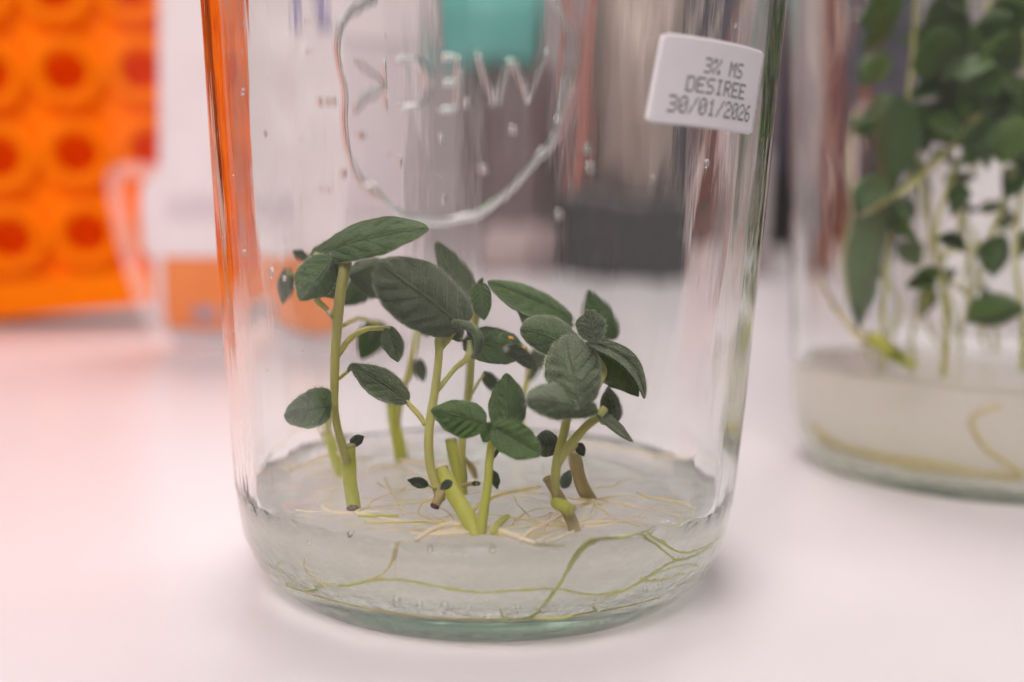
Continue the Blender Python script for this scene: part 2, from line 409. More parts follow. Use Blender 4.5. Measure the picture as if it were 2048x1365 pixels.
# paper sticker on the near wall, with dot-matrix print
def label_patch():
    c = [(1322, 65), (1527, 105), (1502, 271), (1287, 246)]
    q = [on_wall(x, y, OUT, .00005) for x, y in c]
    az = [(math.atan2(p.y, p.x), p.z) for p in q]
    def f(s, t, h=0.0):
        a = [(az[0][i] * (1-s) + az[1][i] * s) * (1-t) + (az[3][i] * (1-s) + az[2][i] * s) * t for i in (0, 1)]
        r = interp(a[1], OUT) + .00012 + h
        return Vector((r * math.cos(a[0]), r * math.sin(a[0]), a[1]))
    return f
lf = label_patch()
def label_mesh():
    n = 28; V = []; Fc = []; rad = .055
    for h in (.00012, 0.0):
        for j in range(n + 1):
            t = j / n; e = min(t, 1 - t); ins = 0
            if e < rad: ins = rad - math.sqrt(max(0, rad**2 - (rad - e)**2))
            for i in range(n + 1):
                s = ins + (1 - 2 * ins) * i / n; V.append(lf(s, t, h))
    w = n + 1; A = w * w
    for j in range(n):
        for i in range(n):
            a = j*w + i; Fc.append((a, a + w, a + w + 1, a + 1)); Fc.append((A + a, A + a + 1, A + a + w + 1, A + a + w))
    for i in range(n):
        Fc += [(i, i + 1, A + i + 1, A + i), (n*w + i + 1, n*w + i, A + n*w + i, A + n*w + i + 1), ((i+1)*w, i*w, A + i*w, A + (i+1)*w), (i*w + n, (i+1)*w + n, A + (i+1)*w + n, A + i*w + n)]
    return V, Fc
st = link('label_sticker', *label_mesh(), MAT['label'], jar)
FONT = {'3': '11110 00001 00001 01110 00001 00001 11110', '%': '11001 11001 00010 00100 01000 10011 10011', 'M': '10001 11011 10101 10101 10001 10001 10001',
        'S': '01111 10000 10000 01110 00001 00001 11110', 'D': '11110 10001 10001 10001 10001 10001 11110', 'E': '11111 10000 10000 11110 10000 10000 11111',
        'I': '01110 00100 00100 00100 00100 00100 01110', 'R': '11110 10001 10001 11110 10100 10010 10001', '0': '01110 10001 10011 10101 11001 10001 01110',
        '/': '00001 00010 00010 00100 01000 01000 10000', '1': '00100 01100 00100 00100 00100 00100 01110', '2': '01110 10001 00001 00110 01000 10000 11111',
        '6': '00110 01000 10000 11110 10001 10001 01110', ' ': '00000 00000 00000 00000 00000 00000 00000'}
for txt, s0, s1, t0, t1 in (('3% MS', .36, .745, .21, .385), ('DESIREE', .24, .815, .435, .615), ('30/01/2026', .135, .925, .665, .86)):
    V, Fc = [], []; n = len(txt); cw = (s1 - s0) / n
    for k, chx in enumerate(txt):
        for j, row in enumerate(FONT[chx].split()):
            for i, bit in enumerate(row):
                if bit == '1':
                    a, b = s0 + cw * (k + (i + .02) / 5.9), s0 + cw * (k + (i + 1.08) / 5.9); c, d = t0 + (t1 - t0) * j / 7, t0 + (t1 - t0) * (j + 1.02) / 7
                    m = len(V); V += [lf(a, c, .00016), lf(b, c, .00016), lf(b, d, .00016), lf(a, d, .00016)]; Fc.append((m, m + 3, m + 2, m + 1))
    link('printed_line', V, Fc, MAT['ink'], st, smooth=False)

# ------------------------------------------------------------------ agar gel
def gel_mesh(zg, seed, rough):
    nr, na = 64, 300; V, Fc = [], []
    R = interp(zg, INN) + .00012
    def top(r, a):
        x, y = r * math.cos(a), r * math.sin(a); e = r / R
        z = .00035 * noise.noise((x * 70 + seed, y * 70, 1)) + .00018 * noise.noise((x * 260, y * 260 + seed, 4))
        edge = max(0, (e - .80) / .2)
        ch = abs(noise.noise((x * 190 + seed, y * 190, 8)))
        z += rough * (edge ** 1.5) * (1 - .75 * max(0, math.sin(a))) * (.0013 * (ch - .25) + .0006 * noise.noise((math.cos(a) * 7, math.sin(a) * 7, seed)))
        z += .0001 * max(0, (e - .95) / .05) * (.6 + noise.noise((x * 60, y * 60, seed)))
        return zg + z
    V.append((0, 0, top(0, 0)))
    for i in range(1, nr + 1):
        e = (i / nr) ** .75
        for k in range(na):
            a = 2 * math.pi * k / na; r = R * e; V.append((r * math.cos(a), r * math.sin(a), top(r, a)))
    for k in range(na): Fc.append((0, 1 + k, 1 + (k + 1) % na))
    for i in range(nr - 1):
        for k in range(na):
            k2 = (k + 1) % na; Fc.append((1 + i*na + k, 1 + (i+1)*na + k, 1 + (i+1)*na + k2, 1 + i*na + k2))
    zs = [z for z in (.028, .026, .024, .022, .020, .018, .016, .014, .0125, .011, .0095, .0085, .0075, .0065, .0058, .0052, .0047) if z < zg - .0022]
    last = 1 + (nr - 1) * na
    prof = [(interp(z, INN) + .00012, z - .00012) for z in zs] + [(.030, .0044), (.015, .0044)]
    for r, z in prof:
        b = len(V)
        for k in range(na):
            a = 2 * math.pi * k / na; V.append((r * math.cos(a), r * math.sin(a), z))
        for k in range(na):
            k2 = (k + 1) % na; Fc.append((last + k, b + k, b + k2, last + k2))
        last = b
    Fc.append(tuple(reversed([last + k for k in range(na)])))
    return V, Fc
ZG, ZG2 = .0175, .0290
gel = thing('agar_gel', 'shallow cloudy agar gel with broken edges in the base of the nearer jar', 'gel', (0, 0, 0), 'agar gels in the jars')
link('gel_block', *gel_mesh(ZG, 3.1, 1.0), MAT['gel'], gel)
gel2 = thing('agar_gel', 'thicker yellowish agar gel in the base of the jar at the right edge', 'gel', (JAR2[0], JAR2[1], 0), 'agar gels in the jars')
o = link('gel_block', *gel_mesh(ZG2, 8.4, .5), MAT['gel_far'], None); o.parent = gel2
# ------------------------------------------------------------------ leaves
def leaf(plant, B, T, a, b, da=0, db=0, bend=(0, 0, 0), p=.85, q=.65, mat='leaf', under=False, hair=0, stalk=None, sr=(4, 5), cup=0.0, wave=.35, seed=None, nu=26, nv=14, tip=.42):
    """B, T: base and tip as (px, py, Y mm); a, b: half widths (px) on the two sides; da, db: how far (mm) each edge lies behind the midrib"""
    rs = random.Random(int(B[0] * 7 + T[1] * 13 + a))
    Bp, Tp = np.array(B, float), np.array(T, float); Cp = (Bp + Tp) / 2 + np.array(bend, float)
    V0, UV = [], []; sd = rs.random() * 50
    for i in range(nu + 1):
        u = i / nu
        m = (1-u)**2 * Bp + 2*u*(1-u) * Cp + u*u * Tp
        t = 2*(1-u) * (Cp - Bp) + 2*u * (Tp - Cp); d = t[:2] / (np.hypot(*t[:2]) + 1e-9); n2 = np.array([d[1], -d[0]])
        w = max(0.0, math.sin(math.pi * min(1, max(0, u)) ** p)) ** q
        if u > .66: w *= 1 - tip * ((u - .66) / .34) ** 1.6
        if i in (0, nu): w = .012
        w *= 1 + .08 * noise.noise((u * 5, sd, 2)) + .03 * noise.noise((u * 17, sd, 5))
        mid = at(m[0], m[1], m[2]); sc = depth(mid) / F_PX
        for j in range(nv + 1):
            v = -1 + 2 * j / nv; av = abs(v); s = a if v > 0 else b; dd = (da if v > 0 else db) * MM
            off = (RT * n2[0] - UP * n2[1]) * (s * w * v * sc)
            back = dd * w * (av ** 1.25) + cup * MM * w * av * av
            ph = (u - .25 * av + .07 * noise.noise((u * 4, v * 3, sd + 9))) * 6.3
            quilt = .0010 * (.6 + .8 * abs(noise.noise((u * 2.2, v * 1.5, sd + 4)))) * (a + b) / 70 * (abs(math.sin(math.pi * ph)) - .5) * min(1, av * 3) * min(1, (1 - av) * 4) * w
            quilt += wave * .0034 * (a + b) / 100 * noise.noise((u * 3.5, v * 1.3 + sd, sd)) * av * w
            groove = .0003 * math.exp(-(av / .09) ** 2) * w
            V0.append(mid + off + FW * (back - quilt + groove)); UV.append((u, v * .5 + .5))
    w_ = nv + 1; nrm = []
    for i in range(nu + 1):
        for j in range(w_):
            pa, pb = V0[max(i-1, 0)*w_ + j], V0[min(i+1, nu)*w_ + j]; pc, pd = V0[i*w_ + max(j-1, 0)], V0[i*w_ + min(j+1, nv)]
            x = (pb - pa).cross(pd - pc); x = x.normalized() if x.length > 1e-14 else -FW
            if x.dot(FW) > 0: x = -x
            nrm.append(x)
    th = .00011; A = len(V0)
    V = [v + x * th for v, x in zip(V0, nrm)] + [v - x * th for v, x in zip(V0, nrm)]
    Fc, fm = [], []; near, far = (1, 0) if under else (0, 1)
    for i in range(nu):
        for j in range(nv):
            k = i*w_ + j; Fc.append((k, k + 1, k + w_ + 1, k + w_)); fm.append(near); Fc.append((A + k, A + k + w_, A + k + w_ + 1, A + k + 1)); fm.append(far)
    for i in range(nu):
        for j in (0, nv):
            k = i*w_ + j; Fc.append((k, k + w_, A + k + w_, A + k)); fm.append(0)
    for j in range(nv):
        for i in (0, nu):
            k = i*w_ + j; Fc.append((k, k + 1, A + k + 1, A + k)); fm.append(0)
    um = MAT['under'] if mat != 'leaf_dark' else MAT[mat]
    o = link('leaf', V, Fc, [MAT[mat], um], plant, uvs=UV + UV, fmat=fm)
    if hair:
        HV, HF = [], []
        def spike(p0, d, ln, r):
            e = d.orthogonal().normalized(); f = d.cross(e); m = len(HV)
            for k in range(3):
                an = 2.094 * k; HV.append(p0 + (e * math.cos(an) + f * math.sin(an)) * r)
            HV.append(p0 + d * ln); HF.extend([(m, m + 1, m + 3), (m + 1, m + 2, m + 3), (m + 2, m, m + 3)])
        for _ in range(int(hair * 1.35)):
            i = rs.random() * nu; i0 = int(i); edge = rs.random() < .74
            j0 = rs.choice((0, nv)) if edge else rs.randrange(1, nv)
            k = i0*w_ + j0; k2 = min(i0 + 1, nu)*w_ + j0; fr = i - i0
            p0 = V0[k].lerp(V0[k2], fr) + nrm[k] * th
            if edge:
                inn = V0[i0*w_ + (2 if j0 == 0 else nv - 2)]; od = V0[k] - inn
                if od.length < 1e-7: continue
                d = od.normalized() + nrm[k] * .4
            else: d = nrm[k].copy()
            d = (d + Vector((rs.uniform(-.4, .4), rs.uniform(-.4, .4), rs.uniform(-.1, .5)))).normalized()
            spike(p0, d, rs.uniform(.0003, .0007), .000028)
        h = link('leaf_hair', HV, HF, MAT['hair'], o, smooth=False); h['kind'] = 'stuff'
    if stalk:
        pts = [tuple(s) for s in stalk] + [(B[0] + (T[0] - B[0]) * .06, B[1] + (T[1] - B[1]) * .06, B[2] + (T[2] - B[2]) * .06 + .4)]
        R = [sr[0] + (sr[1] - sr[0]) * (1 - k / (len(pts) - 1)) for k in range(len(pts))]
        ptube('petiole', [(x, y, z, r) for (x, y, z), r in zip(pts, R)], MAT['stem'], o, sides=8, n=5)
    return o
def stemhair(plant, pts, count):
    """short fine hairs along a stem"""
    rs = random.Random(count + len(pts)); P = catmull(pts, 6); HV, HF = [], []
    for _ in range(count):
        q = P[rs.randrange(len(P) - 1)]; w = at(q[0], q[1], q[2]); r = q[3] * depth(w) / F_PX
        an = rs.uniform(0, 6.283); d = Vector((math.cos(an), math.sin(an), rs.uniform(-.2, .4))).normalized()
        p0 = w + d * r * .9 + Vector((0, 0, rs.uniform(-.0006, .0006))); e = d.orthogonal().normalized() * .000012; f = d.cross(e)
        m = len(HV); HV.extend([p0 + e, p0 - e * .5 + f, p0 - e * .5 - f, p0 + d * rs.uniform(.0002, .0005)]); HF.extend([(m, m + 1, m + 3), (m + 1, m + 2, m + 3), (m + 2, m, m + 3)])
    h = link('stem_hair', HV, HF, MAT['hair'], plant, smooth=False); h['kind'] = 'stuff'
def stem(plant, pts, mat='stem', name='stem', hair=0, sides=12, jit=.05):
    o = ptube(name, pts, MAT[mat], plant, sides=sides, jit=jit)
    if hair: stemhair(o, pts, hair)
    return o
def cut(plant, pts, end='cut_end', mat='cutting'):
    """a thick stem segment with a pale cut face at its last point"""
    o = stem(plant, pts, mat, 'stem_cutting', sides=14, jit=.08)
    (x0, y0, Y0, r0), (x1, y1, Y1, r1) = pts[-2], pts[-1]
    l = math.hypot(x1 - x0, y1 - y0) or 1; dx, dy = (x1 - x0) / l, (y1 - y0) / l
    ptube('cut_face', [(x1 - dx * 2, y1 - dy * 2, Y1, r1 * .96), (x1 + dx * 2, y1 + dy * 2, Y1, r1 * 1.06), (x1 + dx * 5, y1 + dy * 5, Y1, r1 * .9), (x1 + dx * 6, y1 + dy * 6, Y1, r1 * .55)], MAT[end], o, sides=14, n=3)
    return o
def root(plant, pts, mat='root', r=None):
    return ptube('root', pts, MAT[mat], plant, sides=8, n=8, jit=.12)
def plantlet(label, base, group='seedlings in the nearer jar'):
    return thing('plantlet', label, 'plantlet', at(*base), group)

# plantlet with the two-winged top leaf, left
p1 = plantlet('tall left seedling with a long drooping dark leaf crowning its pale green stem', (712, 1025, -26))
cut(p1, [(714, 1034, -26, 12), (711, 1000, -26, 13), (704, 955, -26, 12.5), (703, 892, -26, 11.5)])
ptube('callus', [(702, 1010, -27.5, 4), (708, 1016, -27.5, 10), (716, 1022, -27.5, 11), (722, 1028, -27, 5)], MAT['callus'], p1, sides=9, jit=.5)
s = [(699, 925, -27, 8), (690, 890, -26.5, 8.5), (679, 850, -26, 8.5), (673, 800, -26, 9), (675, 720, -26, 10), (679, 650, -26, 11), (686, 590, -26, 12), (694, 545, -26, 13), (700, 515, -25, 12)]
stem(p1, s, hair=240)
leaf(p1, (626, 512, -20), (858, 458, -30), 50, 44, 6, -6, (-8, -16, -3), tip=.25, p=.97, q=.54, hair=420, cup=1.5, stalk=[(694, 560, -26), (690, 535, -25)], sr=(9, 11))
leaf(p1, (672, 512, -26), (612, 600, -37), 26, 46, 2, 1, (-4, 2, 0), p=1.0, q=.55, hair=260, cup=1.5, stalk=[(676, 640, -26), (655, 615, -27), (640, 595, -28), (655, 555, -27)], sr=(5, 6))
leaf(p1, (578, 540, 12), (558, 608, 8), 14, 32, 2, 2, p=.9, q=.5, mat='leaf_grey', stalk=[(680, 600, -10), (620, 560, 5)])
leaf(p1, (582, 540, 14), (560, 562, 8), 14, 20, 2, 2, p=.9, q=.5, mat='leaf')
leaf(p1, (630, 518, 4), (583, 500, 6), 12, 9, mat='leaf_dark', p=1.1, q=.6)
leaf(p1, (694, 552, -12), (636, 588, -10), 22, 20, 3, 0, mat='leaf')
leaf(p1, (702, 548, -14), (772, 520, -4), 22, 56, 3, 6, q=.6, under=True, p=.8)
leaf(p1, (760, 540, 4), (688, 608, 6), 26, 28, 2, 2, mat='leaf', q=.55)
leaf(p1, (779, 650, -20), (800, 722, -23), 16, 17, 3, -3, p=.9, q=.6, hair=80, stalk=[(680, 710, -26), (706, 676, -25.5), (738, 656, -24)], sr=(5, 6.5))
leaf(p1, (764, 640, 16), (722, 718, 20), 26, 32, 2, 2, mat='leaf', q=.55, stalk=[(690, 650, -14), (725, 634, 6)])
leaf(p1, (668, 810, -30), (581, 829, -32), 34, 38, -2, 4, (0, -2, 0), tip=.2, p=.66, q=.42, hair=220, cup=0, stalk=[(675, 816, -26)], sr=(4, 5))
leaf(p1, (704, 886, -25), (733, 871, -27), 11, 11, mat='leaf_dark', q=.6, stalk=[(703, 893, -25)], sr=(2, 2))
leaf(p1, (700, 742, -24), (712, 726, -20), 5, 5, mat='leaf', stalk=[(683, 756, -26)], sr=(4, 4))

# central tall plantlet with the broad blurred leaf
p2 = plantlet('tall central seedling with the broadest leaf, folded and greyish, at its tip', (945, 1062, -37))
cut(p2, [(956, 1074, -38, 14), (938, 1035, -36, 16), (908, 985, -31, 16), (884, 938, -28, 14)])
c = cut(p2, [(888, 972, -30, 11), (880, 990, -31.5, 10), (872, 1008, -33, 9)], 'purple', 'cutting_brown')
s = [(884, 1000, -31, 9), (873, 970, -30, 9), (862, 930, -29, 9), (859, 880, -28.5, 9), (864, 830, -28, 9), (873, 770, -27, 8.5), (880, 715, -26, 8.5), (882, 680, -25, 11), (890, 650, -24, 17)]
stem(p2, s, hair=240)
leaf(p2, (930, 655, -23), (758, 524, -37), 68, 64, -6, 6, (2, -6, -2), tip=.12, p=.92, q=.46, hair=300, mat='leaf_grey', cup=2, stalk=[(884, 690, -25), (902, 672, -23)], sr=(7, 10))
leaf(p2, (905, 640, -20), (925, 682, -22), 14, 18, 2, 2, mat='leaf', under=True)
leaf(p2, (820, 803, -27), (706, 727, -30), 27, 25, -3, 3, (4, -4, 0), p=.9, q=.6, mat='leaf_grey', hair=200, stalk=[(853, 848, -28), (838, 826, -27.5)], sr=(5, 6))
leaf(p2, (928, 680, -20), (1058, 708, -12), 36, 34, 4, -3, (0, -4, 0), p=.8, q=.5, hair=120, stalk=[(875, 780, -26.5), (908, 742, -24), (936, 712, -22)], sr=(5, 6))
ptube('petiole', [(912, 645, -27, 9), (938, 652, -29, 9), (955, 672, -30, 10), (955, 700, -29, 9), (945, 712, -27, 5)], MAT['leaf_grey'], p2)
leaf(p2, (955, 668, -29), (934, 660, -28), 10, 12, mat='leaf_dark', q=.6)
leaf(p2, (1010, 690, -17), (1075, 740, -12), 18, 12, mat='leaf_grey', q=.6)
leaf(p2, (858, 968, -32), (819, 957, -34), 10, 11, mat='leaf_dark', q=.65, stalk=[(873, 975, -31)], sr=(2, 3))
leaf(p2, (904, 960, -34), (882, 975, -36), 9, 10, mat='leaf_dark', q=.6)

# thin plantlet behind the central one
p3 = plantlet('slim seedling just behind the central one, its leaf slanting up to the left', (918, 985, -15))
cut(p3, [(922, 995, -15, 14), (918, 950, -14, 14), (908, 905, -13, 13.5), (903, 880, -12, 13)])
stem(p3, [(928, 960, -14, 8), (925, 900, -13.5, 7.5), (932, 840, -13, 7), (938, 780, -13, 7), (941, 710, -13, 6.5), (946, 650, -12, 8), (950, 615, -12, 9)], hair=120)
leaf(p3, (950, 612, -10), (866, 484, -2), 27, 26, 3, -2, (4, -4, 0), p=1.0, q=.5, mat='leaf_grey', hair=120, stalk=[(950, 625, -12)], sr=(5, 6))
leaf(p3, (956, 566, -12), (966, 640, -17), 24, 24, 2, 2, p=.8, q=.55, mat='leaf', hair=60)
leaf(p3, (952, 575, -11), (962, 556, -11), 5, 6, mat='leaf_bright')
leaf(p3, (966, 742, -8), (1002, 786, -6), 13, 15, mat='leaf_grey', q=.6, stalk=[(940, 788, -13), (954, 764, -10)], sr=(3, 4))
ptube('stem', [(926, 968, -16, 5), (942, 966, -17, 4), (958, 965, -18, 5)], MAT['cutting_brown'], p3)
leaf(p3, (944, 965, -18), (962, 964, -18), 5, 5, mat='leaf_dark')
stem(p3, [(930, 915, -5, 5), (945, 935, -4, 7), (953, 955, -4, 5)], 'cutting_brown', 'stem_cutting')

# low bright plantlet at the front
p4 = plantlet('short bright green seedling in front of the gap, four heart shaped leaves spread', (965, 1058, -37))
s = [(962, 1066, -38, 10), (968, 1020, -37, 9.5), (975, 970, -36, 9), (979, 920, -35, 8.5), (983, 880, -34, 8.5), (987, 858, -33, 8)]
stem(p4, s, 'cutting', hair=120)
leaf(p4, (972, 846, -31), (863, 818, -35), 38, 30, -2, 4, (0, -6, 0), p=.72, q=.6, mat='leaf_bright', hair=100)
leaf(p4, (1008, 858, -30), (1011, 744, -26), 34, 40, 2, 3, (4, 0, 0), p=.72, q=.62, mat='leaf_bright', hair=80, cup=1)
leaf(p4, (984, 850, -35), (1078, 908, -41), 32, 34, 2, -3, (4, -4, 0), p=.78, q=.5, mat='leaf_bright', hair=80)
leaf(p4, (984, 842, -35), (968, 882, -37), 15, 17, mat='leaf_bright', q=.55)
leaf(p4, (983, 920, -33), (1012, 868, -30), 4, 4, mat='leaf_bright', stalk=[(980, 935, -35)], sr=(4, 5))
leaf(p4, (985, 938, -34), (995, 975, -34), 10, 8, mat='leaf', q=.6)
# right cluster
p5 = plantlet('hairy right hand seedling with a large upright oval leaf over its leaf cluster', (1138, 1056, -35))
cut(p5, [(1148, 1062, -36, 12), (1136, 1030, -35, 12), (1115, 990, -34, 11), (1094, 956, -33, 9.5)], 'cutting_brown', 'cutting_brown')
cut(p5, [(1108, 1002, -35, 11), (1122, 1008, -36.5, 13), (1138, 1018, -38, 13)], 'cut_end', 'cutting')
s = [(1112, 1010, -34, 9), (1108, 960, -34, 9), (1113, 915, -33, 9), (1124, 870, -32, 9), (1132, 830, -31, 9), (1140, 800, -30, 9)]
stem(p5, s, hair=160)
stem(p5, [(1113, 925, -33, 8), (1135, 890, -33, 9), (1160, 858, -33, 9), (1188, 832, -33, 10), (1205, 815, -32, 8)], hair=120)
leaf(p5, (1154, 815, -38), (1130, 670, -25), 57, 55, 2, 3, (8, 0, -3), tip=.1, p=.92, q=.48, mat='leaf_grey', hair=620, cup=2)
leaf(p5, (1192, 820, -35), (1049, 797, -42), 33, 32, -1, 4, (-10, -12, 0), tip=.05, p=1.15, q=.5, mat='leaf_grey', hair=380, cup=1)
leaf(p5, (1178, 712, -19), (1040, 655, -26), 34, 42, -2, 6, (-6, -12, 0), tip=.05, p=1.12, q=.48, mat='leaf', hair=460, cup=1, stalk=[(1140, 800, -30), (1170, 760, -24), (1184, 730, -20)], sr=(5, 6))
leaf(p5, (1168, 684, -26), (1284, 796, -25), 20, 16, 2, -3, (42, -42, 0), p=1.0, q=.4, mat='leaf_grey', hair=420)
leaf(p5, (1176, 694, -23), (1272, 792, -21), 12, 44, 0, 4, (32, -20, 0), p=.9, q=.5, mat='leaf', under=True, stalk=[(1150, 812, -30), (1190, 775, -27), (1206, 738, -24)], sr=(4, 5))
leaf(p5, (1152, 640, -6), (974, 563, -14), 38, 22, -4, 4, (4, -10, 0), p=.95, q=.5, mat='leaf_bright', hair=60)
leaf(p5, (1154, 648, -2), (1028, 612, -5), 40, 6, 1, 0, (-4, 4, 0), p=.9, q=.6, mat='leaf', under=True)
leaf(p5, (1228, 676, -4), (1178, 578, 0), 34, 20, 2, 2, p=.8, q=.6, mat='leaf', hair=40)
leaf(p5, (1184, 682, -29), (1177, 618, -27), 27, 27, 2, 2, p=.95, q=.5, mat='leaf_grey', hair=120)
leaf(p5, (1226, 846, -20), (1214, 771, -16), 22, 20, 1, 2, p=.65, q=.6, mat='leaf_grey', stalk=[(1190, 832, -33), (1205, 845, -27)], sr=(3, 4))
leaf(p5, (1188, 822, -33), (1259, 881, -31), 11, 10, 5, -4, (4, -4, 0), p=.9, q=.55, mat='leaf', under=True, hair=60)
leaf(p5, (1116, 888, -27), (1062, 888, -30), 24, 28, 1, 1, p=.8, q=.45, mat='leaf_dark', stalk=[(1114, 918, -33)], sr=(3, 4))
leaf(p5, (1124, 973, -37), (1136, 937, -37), 12, 10, p=.8, q=.55, mat='leaf_dark')
leaf(p5, (1150, 885, -27), (1164, 910, -28), 11, 9, p=.8, q=.5, mat='leaf_dark', stalk=[(1136, 904, -32)], sr=(3, 3))
leaf(p5, (1172, 730, -18), (1150, 690, -14), 22, 22, mat='leaf', q=.5)
# brown cutting behind the right cluster
p6 = plantlet('leafless yellow brown stem piece with a trailing root behind the right cluster', (1180, 1005, -18))
cut(p6, [(1196, 1016, -18, 10), (1178, 995, -18, 14), (1160, 965, -19, 15), (1150, 930, -20, 14), (1145, 906, -20, 12)], 'cut_end', 'cutting_brown')
root(p6, [(1190, 1008, -18, 8), (1220, 1022, -18, 6), (1260, 1036, -19, 3.5), (1300, 1042, -19, 2)], 'root_yellow')
# back left, back centre, back right
p7 = plantlet('bent stub of a seedling sprouting thin brown roots, far left behind the tall one', (688, 960, -5))
cut(p7, [(690, 962, -5, 12), (676, 930, -4, 13), (662, 892, -3, 12), (652, 868, -2, 10)], 'cut_end')
stem(p7, [(655, 885, -3, 6), (653, 850, -2, 7), (660, 800, -2, 6)])
for r in ([(650, 880, -3, 3), (640, 862, -2, 3), (638, 842, -1, 2)], [(665, 905, -3, 4), (630, 920, 0, 3), (590, 938, 4, 3), (545, 945, 8, 2.5)], [(672, 905, -4, 3), (688, 912, -6, 3), (700, 918, -8, 3)]):
    root(p7, r, 'root')
p8 = plantlet('pale out of focus seedling at the back, seen between the two tall stems', (803, 925, 9))
cut(p8, [(806, 935, 9, 14), (798, 890, 10, 14.5), (786, 840, 11, 13), (782, 808, 12, 12)])
stem(p8, [(795, 850, 10, 6), (802, 800, 10, 6), (818, 740, 10, 6), (830, 690, 10, 5.5), (838, 645, 10, 5)])
leaf(p8, (836, 716, 11), (848, 762, 10), 13, 14, mat='leaf_grey', q=.55, stalk=[(818, 760, 10)], sr=(3, 4))
leaf(p8, (842, 640, 11), (858, 672, 10), 12, 12, mat='leaf_grey', q=.55)
leaf(p8, (838, 640, 12), (800, 600, 14), 14, 16, mat='leaf', q=.55)
p9 = plantlet('faint blurred seedling farthest back, behind the drooping dark leaf', (1040, 880, 22))
stem(p9, [(1036, 884, 22, 10), (1040, 840, 21, 9), (1048, 790, 20, 7), (1058, 750, 19, 7), (1066, 700, 18, 6)])
leaf(p9, (1062, 738, 17), (1090, 690, 15), 18, 20, mat='leaf_grey', q=.55)
leaf(p9, (1060, 760, 18), (1078, 730, 17), 6, 6, mat='leaf')

# orange specks on the dark drooping leaf
for x, y in ((1020, 674), (1050, 694)):
    ptube('speck', [(x - 5, y - 2, -19, 1.5), (x, y, -19, 3.5), (x + 5, y + 2, -19, 1.5)], MAT['spot'], p2)

# roots over and in the gel
def Yg(x, y, z=ZG): return on_z(x, y, z).y / MM
def surf_root(plant, pts, mat, dz=.0002):
    P = []
    for x, y, r in pts:
        w = on_z(x, y, ZG + dz); P.append((w.x, w.y, w.z, .9 * r * depth(w) / F_PX))
    return tube('root', P, MAT[mat], plant, 8, 8, .15)
surf_root(p2, [(835, 1075, 5), (870, 1055, 6), (910, 1046, 7), (950, 1047, 8), (990, 1056, 8), (1030, 1070, 7), (1075, 1084, 5), (1135, 1092, 3)], 'root')
surf_root(p4, [(925, 1050, 5), (945, 1020, 5), (970, 1002, 5), (1010, 985, 4), (1080, 972, 3)], 'root_yellow')
surf_root(p5, [(1040, 1078, 5), (1060, 1058, 5), (1095, 1042, 5), (1130, 1022, 4.5), (1160, 1008, 3)], 'root')
surf_root(p5, [(1085, 1080, 3), (1120, 1070, 3), (1165, 1048, 2.5)], 'root')
surf_root(p1, [(735, 1040, 4), (790, 1042, 3), (850, 1040, 2.5), (890, 1046, 2)], 'root_yellow')
surf_root(p1, [(720, 1030, 4), (760, 1030, 4), (800, 1030, 3)], 'root_green')
surf_root(p3, [(735, 940, 2), (760, 928, 2.2), (800, 936, 2.5), (850, 955, 2.5), (880, 970, 2)], 'root', dz=.0015)
surf_root(p8, [(800, 920, 4), (850, 925, 3.5), (900, 935, 3), (960, 925, 3)], 'root')
surf_root(p7, [(560, 940, 3), (620, 925, 3), (680, 918, 3), (740, 915, 2.5)], 'root')
surf_root(p7, [(505, 950, 2.5), (520, 900, 2.5), (548, 868, 2.5), (590, 855, 2.5), (640, 838, 2)], 'root')
surf_root(p6, [(1270, 985, 2.5), (1300, 995, 2.5), (1350, 1003, 3), (1380, 1015, 2)], 'root_yellow')
surf_root(p4, [(985, 1062, 6), (1000, 1042, 8), (1015, 1030, 6)], 'root_green', dz=.0006)
surf_root(p6, [(1150, 880, 3), (1250, 900, 3), (1380, 920, 4), (1420, 915, 3)], 'root')
for q in ([(640, 1010, 3), (650, 985, 3), (690, 975, 3)], [(770, 960, 3), (790, 1000, 3), (815, 1030, 3)], [(1100, 1030, 3), (1090, 1060, 3), (1082, 1075, 2)], [(1180, 1000, 2), (1170, 1030, 2), (1160, 1050, 2)]):
    surf_root(p8, q, 'root', dz=-.0008)
rs = random.Random(11)
for pl, bx, by, nfine in ((p1, 712, 1028, 10), (p2, 945, 1058, 10), (p4, 965, 1056, 10), (p5, 1138, 1054, 10), (p6, 1185, 1005, 10), (p3, 918, 988, 4), (p7, 688, 958, 5), (p8, 805, 928, 4)):
    for _ in range(nfine):
        w = on_z(bx, by, ZG); x, y, a = w.x, w.y, rs.uniform(0, 6.283); P = []
        for k in range(rs.randrange(8, 14)):
            h = ZG + .00015 + .00035 * noise.noise((x * 70 + 3.1, y * 70, 1)) + .0004 * noise.noise((k * .7, bx, _)) - .00012 * k
            P.append((x, y, h, (.00034 - .000016 * k) * rs.uniform(.6, 1)))
            st = rs.uniform(.0018, .0034); x += math.cos(a) * st; y += math.sin(a) * st; a += rs.uniform(-.5, .5)
            if x * x + y * y > .0415 ** 2: break
        if len(P) > 3: tube('root', P, MAT[rs.choice(('root', 'root', 'root_yellow'))], pl, 6, 5, .15)
